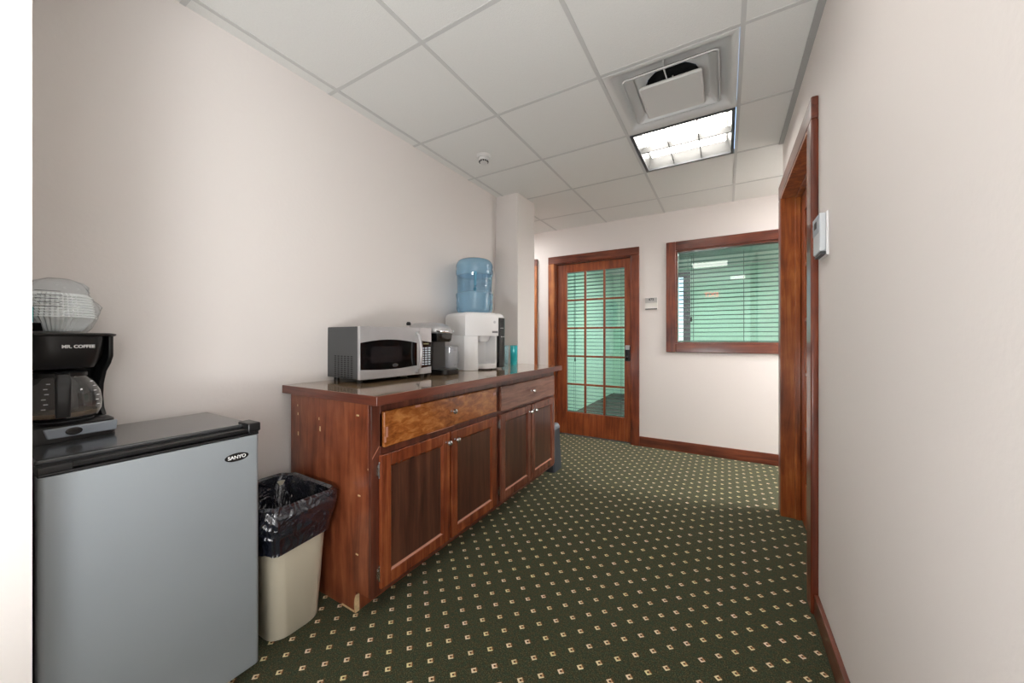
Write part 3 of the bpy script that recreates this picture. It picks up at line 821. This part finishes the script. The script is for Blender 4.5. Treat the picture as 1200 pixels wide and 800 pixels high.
# carafe
cf = MB().lathe([(.062, .060), (.075, .064), (.081, .080), (.083, .105), (.079, .135), (.066, .165), (.052, .183), (.052, .190)], (0, .074, 0), 44, True, False)
ca = link('carafe', cf, M['carafe'], cm, world=False, smooth=True); ca['label'] = 'clear glass carafe with black handle'
mb = MB().lathe([(.0515, .180), (.0525, .184), (.0525, .194), (.046, .200), (.02, .203)], (0, .074, 0), 40, False, True); link('carafe_lid', mb, M['black'], ca, world=False, smooth=True)
mb = MB().lathe([(.0605, .063), (.073, .067), (.0775, .076), (.078, .080)], (0, .074, 0), 40); link('coffee', mb, plain('weak_coffee', (150, 128, 100), .2), ca, world=False, smooth=True)
mb = MB()
mb.loft([rrect(.0135, .009, .005, .074, (0, -.036)), rrect(.0145, .010, .006, .10, (0, -.040)), rrect(.0150, .011, .006, .15, (0, -.042)), rrect(.0155, .013, .006, .178, (0, -.036)), rrect(.013, .011, .006, .190, (0, -.028))])
mb.loft([rrect(.0135, .032, .006, .184, (0, -.002)), rrect(.0125, .032, .006, .194, (0, -.002))])
Rh = Matrix.Translation((0, .074, 0)) @ Matrix.Rotation(math.radians(-16), 4, 'Z') @ Matrix.Translation((0, -.074, 0))
mb.v = [tuple(Rh @ Vector(p)) for p in mb.v]
link('carafe_handle', mb, M['black'], ca, world=False, smooth=True)
mk = MB()
for sgn in (-1, 1):
    for k in range(6):
        z = .095+.014*k; rad = .0835-(.0 if z < .12 else (z-.12)*.30)
        a = math.radians(-90+sgn*(38+ (0 if k % 2 else 3))); 
        for q in range(2):
            a2 = a+q*.05
            x, y = rad*math.cos(a2), .074+rad*math.sin(a2)
            mk.box((x-.002, y-.002, z), (x+.0015, y+.001, z+.0022))
link('measure_marks', mk, M['text_white'], ca, world=False)

# pack of coffee filters in its crumpled bag on the coffee maker
fp = thing('coffee_filter_pack', (.030, -.935, 1.1765), 0.35, 'clear bag of stacked white paper coffee filters on top of the coffee maker', 'coffee filters')
def flute(r, z, amp, n=96, dz=0):
    return [((r+amp*(1 if k % 2 else -1))*math.cos(2*PI*k/n), (r+amp*(1 if k % 2 else -1))*math.sin(2*PI*k/n), z+(dz if k % 2 else 0)) for k in range(n)]
mb = MB()
rings = [flute(.050, .004, .001), flute(.056, .012, .002), flute(.066, .030, .003), flute(.076, .042, .003)]
zz = .042
for k in range(9):
    rr = .079-.0011*k; rings.append(flute(rr+.0015, zz+.003, .0025)); rings.append(flute(rr-.0045, zz+.0062, .0022)); zz += .0078
rings.append(flute(.060, zz+.004, .002)); rings.append(flute(.03, zz+.0, .001))
mb.loft(rings); link('filters', mb, M['paper'], fp, world=False)
mb = MB(); rings = []
for k in range(15):
    u = k/14; z = .001+.160*u
    base = .062+.026*math.sin(min(1, u*2.6)*PI/2) if u < .5 else (.088-.10*(u-.5) if u < .72 else .066*math.sqrt(max(.02, 1-((u-.72)/.30)**2)))
    ring = []
    for q in range(64):
        a = 2*PI*q/64
        n = noise.noise(Vector((math.cos(a)*3.1, math.sin(a)*3.1, z*38)))*.010+noise.noise(Vector((math.cos(a)*9, math.sin(a)*9, z*90)))*.004
        r = base+(n if 0 < k < 14 else 0)
        r = max(r, .006); ring.append((r*math.cos(a)+(.012*max(0, u-.6)/.4), r*math.sin(a), z))
    rings.append(ring)
mb.loft(rings); link('bag', mb, M['bagplastic'], fp, world=False, smooth=True)
# printed band on the bag's near left side, black label at the bottom, thin lines of print
def patch(a0, a1, z0, z1, r0, r1, n=8):
    m_ = MB(); vs = []
    for k in range(n+1):
        a = math.radians(a0+(a1-a0)*k/n)
        vs += [(r0*math.cos(a), r0*math.sin(a), z0), (r1*math.cos(a), r1*math.sin(a), z1)]
    m_.add(vs, [(2*k, 2*k+2, 2*k+3, 2*k+1) for k in range(n)]); return m_
p = patch(-95, -52, .028, .07, .094, .094); link('teal_print', p, M['teal'], fp, world=False)
p = patch(-95, -44, .003, .026, .078, .092); link('black_label', p, M['black'], fp, world=False)
p = MB()
for k in range(1, 6):
    q = patch(-52+(k*7) % 5, -26+(k*5) % 7, .062+.011*k, .0635+.011*k, .0945-.001*k, .0945-.001*k, 6); p.add(q.v, q.f)
    
link('fine_print', p, M['text_dark'], fp, world=False)

# ------------------------------------------------------------------ waste bins
def bin_rings(spec, c, seg=8):
    return [rrect(hx, hy, r, z, c, seg) for hx, hy, r, z in spec]
wb = thing('wastebasket', (.150, -.365, 0), 0, 'beige plastic wastebasket between the fridge and the cabinet', 'wastebasket')
mb = MB().loft([rrect(.150, .095, .06, .001), rrect(.156, .100, .06, .008), rrect(.178, .130, .06, .485), rrect(.184, .137, .06, .488), rrect(.184, .137, .06, .495), rrect(.176, .128, .055, .495), rrect(.150, .094, .05, .012)], True, True)
link('bin_body', mb, M['beige'], wb, world=False, smooth=True)
tb = thing('trash_bag', (.150, -.365, .34), 0, 'black plastic bin liner folded over the rim of the beige wastebasket', 'trash bag')
mb = MB(); rings = []
spec = []
# outside skirt upwards, over the rim, and down inside
for k in range(15):
    u = k/14; spec.append((.183+.010*u+.008*math.sin(u*PI), .133+.014*u+.008*math.sin(u*PI), .395+.118*u, .014))
spec += [(.192, .146, .520, .010), (.184, .138, .527, .010), (.170, .124, .520, .014), (.165, .112, .49, .02), (.150, .098, .43, .03), (.13, .08, .34, .035), (.10, .06, .25, .03), (.04, .03, .22, .01)]
for hx_, hy_, z, amp in spec:
    base = rrect(hx_, hy_, .055 if hx_ > .12 else .025, 0, (0, 0), 40)
    ring = []
    for q, (x, y, _) in enumerate(base):
        a = math.atan2(y, x)
        v = Vector((math.cos(a)*3.2, math.sin(a)*3.2, z*9+a*.6))
        n = noise.noise(v)*amp*.9+abs(noise.noise(Vector((a*4+z*14, z*34, 1.3))))*amp*1.1+abs(noise.noise(Vector((a*11-z*9, z*26, 4.1))))*amp*.7
        if .42 < z < .51 and hx_ < .17: n += amp*1.1*abs(noise.noise(Vector((a*7, z*3, 8))))
        zo = noise.noise(Vector((a*2.2, 3, 0)))*(.022 if z < .5 else .012)
        if z < .40 and hx_ > .17: zo += -.03+.06*(0.5+0.5*x/.2)*(-1 if y < 0 else -.2)*.3
        f = 1+n/max(.05, math.hypot(x, y))
        ring.append((x*f, y*f, z-.345*0+zo-.34))
    rings.append(ring)
mb.loft(rings, False, True); bo = link('liner', mb, M['bag'], tb, world=False, smooth=True)
gb = thing('waste_bin', (.36, 1.765, 0), 0, 'small charcoal waste bin standing past the far end of the cabinets', 'waste bin')
mb = MB().loft([rrect(.142, .085, .02, .001), rrect(.142, .085, .02, .03), rrect(.128, .076, .02, .36)], True, True); link('bin_body', mb, M['bin_grey'], gb, world=False, smooth=True)
mb = MB().loft([rrect(.130, .078, .02, .36), rrect(.130, .078, .02, .375), rrect(.118, .068, .02, .40)], True, True); link('lid', mb, M['bin_lid'], gb, world=False, smooth=True)

# ------------------------------------------------------------------ microwave
a_ = math.radians(5)
MW = thing('microwave', (.211, -.017, .93), R90-a_, 'stainless and black microwave oven at the near end of the worktop', 'microwave')
WW, WD, WH, F0 = .462, .312, .288, .021
mb = MB().box((.0, .022, F0), (WW, WD, WH)); body = link('body', mb, M['dark_grey'], MW, world=False, bevel=.003)
vm = MB()
for c_ in range(6):
    for r_ in range(11):
        yy = .075+.031*c_; zz = .030+.0105*r_
        vm.box((-.0008, yy-.009, zz-.0028), (.002, yy+.009, zz+.0028))
link('side_vents', vm, M['vent_dark'], body, world=False)
mb = MB().box((-.001, .0, F0+.0), (.372, .022, WH+.001)); md = link('door', mb, M['steel'], MW, world=False, bevel=.002)
n = 24; top = []; bot = []
for k in range(n+1):
    u = k/n; x = .0008+.352*u
    arch = math.sin((.12+.80*u)*PI)
    top.append((x, .196+.026*arch)); bot.append((x, .076-.012*arch))
mb = MB().prism(bot+list(reversed(top)), 'Y', -.0012, .003); dw = link('door_window', mb, M['black_gloss'], md, world=False)
mb = MB().prism(rpoly(.19, .085, .012, 5, (.155, .143)), 'Y', -.0018, -.001); link('window_mesh', mb, plain('tinted_window', (30, 28, 30), .15, coat=.5), dw, world=False)
el = lambda rx, rz, cx_, cz_, n_=28: [(cx_+rx*math.cos(2*PI*k/n_), cz_+rz*math.sin(2*PI*k/n_)) for k in range(n_)]
mb = MB().prism(el(.018, .0095, .205, .084), 'Y', -.0024, -.001); ob = link('badge', mb, M['chrome'], dw, world=False)
mb = MB().prism(el(.0145, .007, .205, .084), 'Y', -.0028, -.002); ob2 = link('badge_lettering', mb, M['dark_grey'], md, world=False)
mb = MB(); pts = []
for k in range(13):
    u = k/12; z = .040+.215*u; pts.append((.352, -.012-.026*math.sin(u*PI)**.7, z))
pts = [(.352, .0, .036)]+pts+[(.352, .0, .26)]
mb.tube(pts, .0095, 12); link('handle', mb, M['steel'], md, world=False, smooth=True)
mb = MB().box((.374, .0, F0), (WW, .022, WH+.001)); mp_ = link('control_panel', mb, M['steel'], MW, world=False, bevel=.002)
tp = [(.376, .214), (WW-.002, .206), (WW-.002, .062), (.376, .055)]
mb = MB().prism(tp, 'Y', -.0012, .003); kp = link('keypad', mb, M['black_gloss'], mp_, world=False)
mb = MB()
for r_ in range(8):
    for c_ in range(3):
        x = .388+.0235*c_; z = .072+.0135*r_
        mb.box((x, -.0022, z), (x+.017, -.0010, z+.0085))
link('keypad_buttons', mb, plain('pale_keys', (200, 212, 222), .4), mp_, world=False)
mb = MB()
for i in range(5): mb.box((.402+.008*i, -.0020, .192), (.402+.008*i+.0045, -.001, .200))
link('clock_digits', mb, plain('dim_clock', (150, 150, 110), .5), mp_, world=False)
mb = MB()
for (x, y) in ((.03, .05), (WW-.03, .05), (.03, WD-.04), (WW-.03, WD-.04)): link('foot', MB().lathe([(.013, .0005), (.013, F0+.002)], (x, y, 0), 14), M['black'], MW, world=False)

# ------------------------------------------------------------------ pod coffee brewer behind the microwave
kg = thing('pod_coffee_brewer', (.215, .595, .9305), R90, 'black single-cup coffee brewer with silver lid behind the microwave', 'coffee brewer')
mb = MB().loft([rrect(.076, .080, .045, .0, (0, .0)), rrect(.079, .083, .045, .006, (0, .0)), rrect(.077, .081, .045, .032, (0, .0))]); link('drip_tray', mb, M['black'], kg, world=False, smooth=True)
mb = MB().loft([rrect(.082, .110, .03, .0, (0, .150)), rrect(.082, .110, .03, .02, (0, .150)), rrect(.074, .108, .025, .22, (0, .147)), rrect(.078, .11, .03, .262, (0, .140))]); link('body', mb, M['black'], kg, world=False, smooth=True)
mb = MB().loft([rrect(.062, .075, .03, .205, (0, .060)), rrect(.074, .090, .035, .215, (0, .070)), rrect(.078, .095, .035, .258, (0, .070))]); link('brew_head', mb, M['black_gloss'], kg, world=False, smooth=True)
mb = MB().loft([rrect(.032, .006, .004, .21, (0, -.018)), rrect(.030, .004, .003, .25, (0, -.030))]); 
mb = MB().loft([rrect(.085, .125, .05, .260, (0, .115)), rrect(.090, .130, .05, .268, (0, .115)), rrect(.088, .130, .05, .290, (0, .118)), rrect(.078, .118, .05, .310, (0, .125)), rrect(.055, .095, .04, .325, (0, .135)), rrect(.02, .05, .015, .330, (0, .140))])
lid_k = link('lid', mb, M['steel'], kg, world=False, smooth=True)
mb = MB(); mb.tube([(-.062, .05, .275), (-.064, -.01, .274), (-.045, -.034, .270), (0, -.040, .268), (.045, -.034, .270), (.064, -.01, .274), (.062, .05, .275)], .008, 10)
link('lid_handle', mb, M['chrome'], lid_k, world=False, smooth=True)
mb = MB().lathe([(.012, 0), (.016, .01), (.010, .022)], (-.075, .235, .312), 14); link('tank_knob', mb, M['black'], kg, world=False, smooth=True)

# clear plastic pitcher
pt = thing('pitcher', (.125, .765, .9305), R90, 'clear plastic pitcher between the pod brewer and the water dispenser', 'pitcher')
mb = MB().lathe([(.040, .0), (.045, .004), (.047, .02), (.050, .10), (.053, .165), (.051, .165), (.048, .10), (.045, .02), (.04, .008)], n=36, cap0=True, cap1=True)
link('pitcher_body', mb, M['clearplastic'], pt, world=False, smooth=True)
mb = MB().lathe([(.054, .163), (.055, .172), (.05, .176), (.01, .178)], n=36); link('lid', mb, M['clearplastic'], pt, world=False, smooth=True)
mb = MB().tube([(.046, 0, .145), (.078, 0, .143), (.086, 0, .12), (.084, 0, .07), (.074, 0, .045), (.044, 0, .043)], .006, 8); link('handle', mb, M['clearplastic'], pt, world=False, smooth=True)

# ------------------------------------------------------------------ water dispenser + bottle
an = math.radians(20)
wd = thing('water_dispenser', (.124, 1.045, .9305), R90-an, 'white countertop water dispenser with a black control column', 'water dispenser')
HW, HD = .172, .160
HGT = .412
def front_poly(hw, hd, bul, n=14, r=.03):
    pts = []
    # back edge (y=+hd) straight, sides, bulging front (y=-hd)
    pts += [(hw, hd-r), (hw-.009, hd-.009), (hw-r, hd), (-hw+r, hd), (-hw+.009, hd-.009), (-hw, hd-r)]
    for k in range(n+1):
        u = -1+2*k/n
        pts.append((hw*u, -hd-bul*(1-u*u)+ (0.014*(abs(u)**8))))
    return pts
def ring_at(z, hw=HW, hd=HD, bul=.032): return [(x, y, z) for x, y in front_poly(hw, hd, bul)]
# upper housing
mb = MB().loft([ring_at(.245), ring_at(.25, HW+.001), ring_at(.385), ring_at(.402, HW-.006, HD-.006), ring_at(HGT, HW-.02, HD-.02)])
link('upper_housing', mb, M['white_plastic'], wd, world=False, smooth=True)
# lower body: left block, back wall of the alcove, base
mb = MB()
mb.prism([(-HW, HD-.02), (-HW+.02, HD), (HW, HD), (HW, -.06), (-.075, -.06), (-.085, -.180), (-.11, -.175), (-.145, -.16), (-HW, -.13)], 'Z', .0, .246)
link('lower_body', mb, M['white_plastic'], wd, world=False, bevel=.004)
mb = MB().loft([[(p[0]*s_+.010, p[1]-.095-.02*0, z) for p in rrect(.085, .100, .06, 0, (0, 0), 8)] for s_, z in ((.92, .010), (1, .018), (1, .036), (.95, .042))])
link('drip_tray', mb, M['white_plastic'], wd, world=False, smooth=True)
mb = MB().loft([rrect(.038, .035, .02, .205, (0, -.105)), rrect(.050, .05, .03, .246, (0, -.105))]); link('spout', mb, M['white_plastic'], wd, world=False, smooth=True)
# black column at the right of the front
mb = MB()
mb.prism([(.092, -.192), (.130, -.184), (.158, -.172), (HW+.003, -.150), (HW+.003, -.03), (.092, -.03)], 'Z', .012, .378)
bc = link('control_column', mb, M['black'], wd, world=False, bevel=.005)
bc['label'] = 'black control column'
link('alcove_side', MB().box((.066, -.176, .04), (.080, -.05, .246)), M['white_plastic'], wd, world=False, bevel=.002)
mb = MB().prism([(.080, -.184), (.112, -.186), (.112, -.03), (.080, -.03)], 'Z', .045, .246); link('lower_black_panel', mb, M['black_gloss'], wd, world=False, bevel=.003)
mb = MB(); 
for z in (.235, ): 
    mb.box((.112, -.1905, z), (.118, -.172, z+.007)); mb.box((.136, -.185, z), (.142, -.156, z+.007))
for k in range(3): mb.box((.104+.012*k, -.1925+.003*k, .30), (.110+.012*k, -.172+.003*k, .304))
link('indicator_lights', mb, M['text_white'], bc, world=False)
# dark brand strip and small mark on the white front
mb = MB().box((.028, -.1925, .266), (.078, -.185, .280)); bs = link('brand_strip', mb, plain('brand_strip_grey', (120, 120, 122), .4), wd, world=False)
mb = MB().prism(el(.010, .010, .05, .345, 18), 'Y', -.1922, -.185); link('round_mark', mb, plain('pale_mark', (200, 200, 202), .4), wd, world=False)
mb = MB().box((-HW+.01, -.12, -.0), (HW-.01, HD-.02, .008)); 
link('foot', MB().lathe([(.09, 0), (.09, .012)], (0, -.08, 0), 24), M['black'], wd, world=False)

wj = thing('water_jug', (.108, 1.070, .9305+HGT+.0005), -.5, 'large blue five gallon water bottle upside down on the white dispenser', 'water bottle')
JUG = sheet_glass('blue_water_bottle', (188, 216, 234), 1.5, rough=.04, milk=.34, milkcol=(158, 198, 220))
nt = JUG.node_tree
tc = nt.nodes.new('ShaderNodeTexCoord'); sp = nt.nodes.new('ShaderNodeSeparateXYZ'); nt.links.new(tc.outputs['Object'], sp.inputs[0])
rp = nt.nodes.new('ShaderNodeValToRGB'); nt.links.new(sp.outputs[2], rp.inputs[0])
for pos, v in ((0, .34), (.155, .36), (.170, .14), (.280, .14), (.295, .42), (1, .5)):
    e = rp.color_ramp.elements.new(pos); e.color = (v, v, v, 1)
mixn = [n for n in nt.nodes if n.type == 'MIX_SHADER' and not n.inputs[0].is_linked][0]
nt.links.new(rp.outputs[0], mixn.inputs[0])
prof = [(.115, .002), (.130, .012), (.1405, .040), (.138, .062), (.1405, .084), (.138, .104), (.1415, .124), (.1435, .150), (.137, .158), (.134, .165), (.1345, .235), (.136, .285), (.1425, .298),
        (.143, .325), (.139, .340), (.1425, .355), (.1415, .372), (.130, .398), (.108, .412), (.06, .417)]
mb = MB().lathe(prof, n=56)
link('bottle_body', mb, JUG, wj, world=False, smooth=True)
# moulded grip bar on the side, facing the room
hb = MB(); ga = math.radians(-52)+.5
gx, gy = math.cos(ga), math.sin(ga)
hb.tube([(.128*gx, .128*gy, .170), (.142*gx, .142*gy, .178), (.145*gx, .145*gy, .20), (.145*gx, .145*gy, .275), (.142*gx, .142*gy, .292), (.128*gx, .128*gy, .300)], [.011, .012, .010, .010, .014, .013], 12)
link('grip', hb, plain('deep_blue_plastic', (84, 148, 178), .15, coat=.4), wj, world=False, smooth=True)
mb = MB().lathe([(.100, .0), (.110, .004)], n=36); link('neck', mb, M['white_plastic'], wj, world=False, smooth=True)

# ------------------------------------------------------------------ tumblers
def tumbler(x, y, mat, label, h=.165, r=.033):
    t = thing('tumbler', (x, y, .9305), 0, label, 'cup', 'tumblers at the far end of the worktop')
    mb = MB().lathe([(r*.80, 0), (r*.84, .004), (r*.9, h*.4), (r, h), (r-.0022, h), (r*.9-.0025, h*.4), (r*.8-.002, .008)], n=32)
    link('cup_body', mb, mat, t, world=False, smooth=True)
    mb = MB().lathe([(r+.0012, h-.004), (r+.0018, h), (r+.0005, h+.002), (r-.003, h+.001)], n=32, cap0=False, cap1=False)
    link('rim', mb, mat, t, world=False, smooth=True)
tealglass = sheet_glass('teal_acrylic', (150, 238, 242), 1.2, rough=.03, milk=.45, milkcol=(60, 226, 234))
paleglass = sheet_glass('pale_acrylic', (236, 248, 250), 1.2, rough=.03, milk=.22, milkcol=(200, 232, 240))
tumbler(.165, 1.42, paleglass, 'tall clear pale tumbler nearest the water dispenser')
tumbler(.205, 1.50, tealglass, 'tall bright teal tumbler at the far end of the worktop')

# ------------------------------------------------------------------ wall fittings
th = thing('thermostat', (2.10, .68, 1.56), label='white thermostat with small grey display on the right wall', cat='thermostat')
link('back_plate', MB().box((2.092, .598, 1.474), (2.1005, .722, 1.640)), M['white_plastic'], th, bevel=.003)
link('cover', MB().box((2.073, .602, 1.490), (2.092, .718, 1.636)), plain('pale_grey_plastic', (205, 210, 214), .35), th, bevel=.004)
link('top_half', MB().box((2.0715, .605, 1.565), (2.0735, .715, 1.632)), plain('blue_grey_cover', (170, 180, 188), .35), th)
link('display', MB().box((2.0705, .65, 1.588), (2.072, .686, 1.615)), M['black'], th)
link('bottom_lip', MB().box((2.077, .605, 1.478), (2.094, .715, 1.488)), M['dark_grey'], th)

sg = thing('name_plate', (1.09, YB, 1.52), label='small two-tier name plate holder on the wall between door and window', cat='sign')
link('holder', MB().box((1.028, YB-.008, 1.462), (1.150, YB+.001, 1.588)), plain('off_white_plate', (222, 220, 214), .5), sg, bevel=.002)
nm = link('number_strip', MB().box((1.028, YB-.011, 1.533), (1.148, YB-.008, 1.586)), plain('grey_plate', (188, 186, 184), .5), sg)
text('number_lettering', '475', .036, M['text_dark'], nm, Matrix.Translation((.0, -.0115, 1.566-1.52)) @ Matrix.Rotation(PI/2, 4, 'X'), bold=.001)
link('lower_lip', MB().box((1.030, YB-.014, 1.462), (1.148, YB-.008, 1.472)), M['dark_grey'], sg)
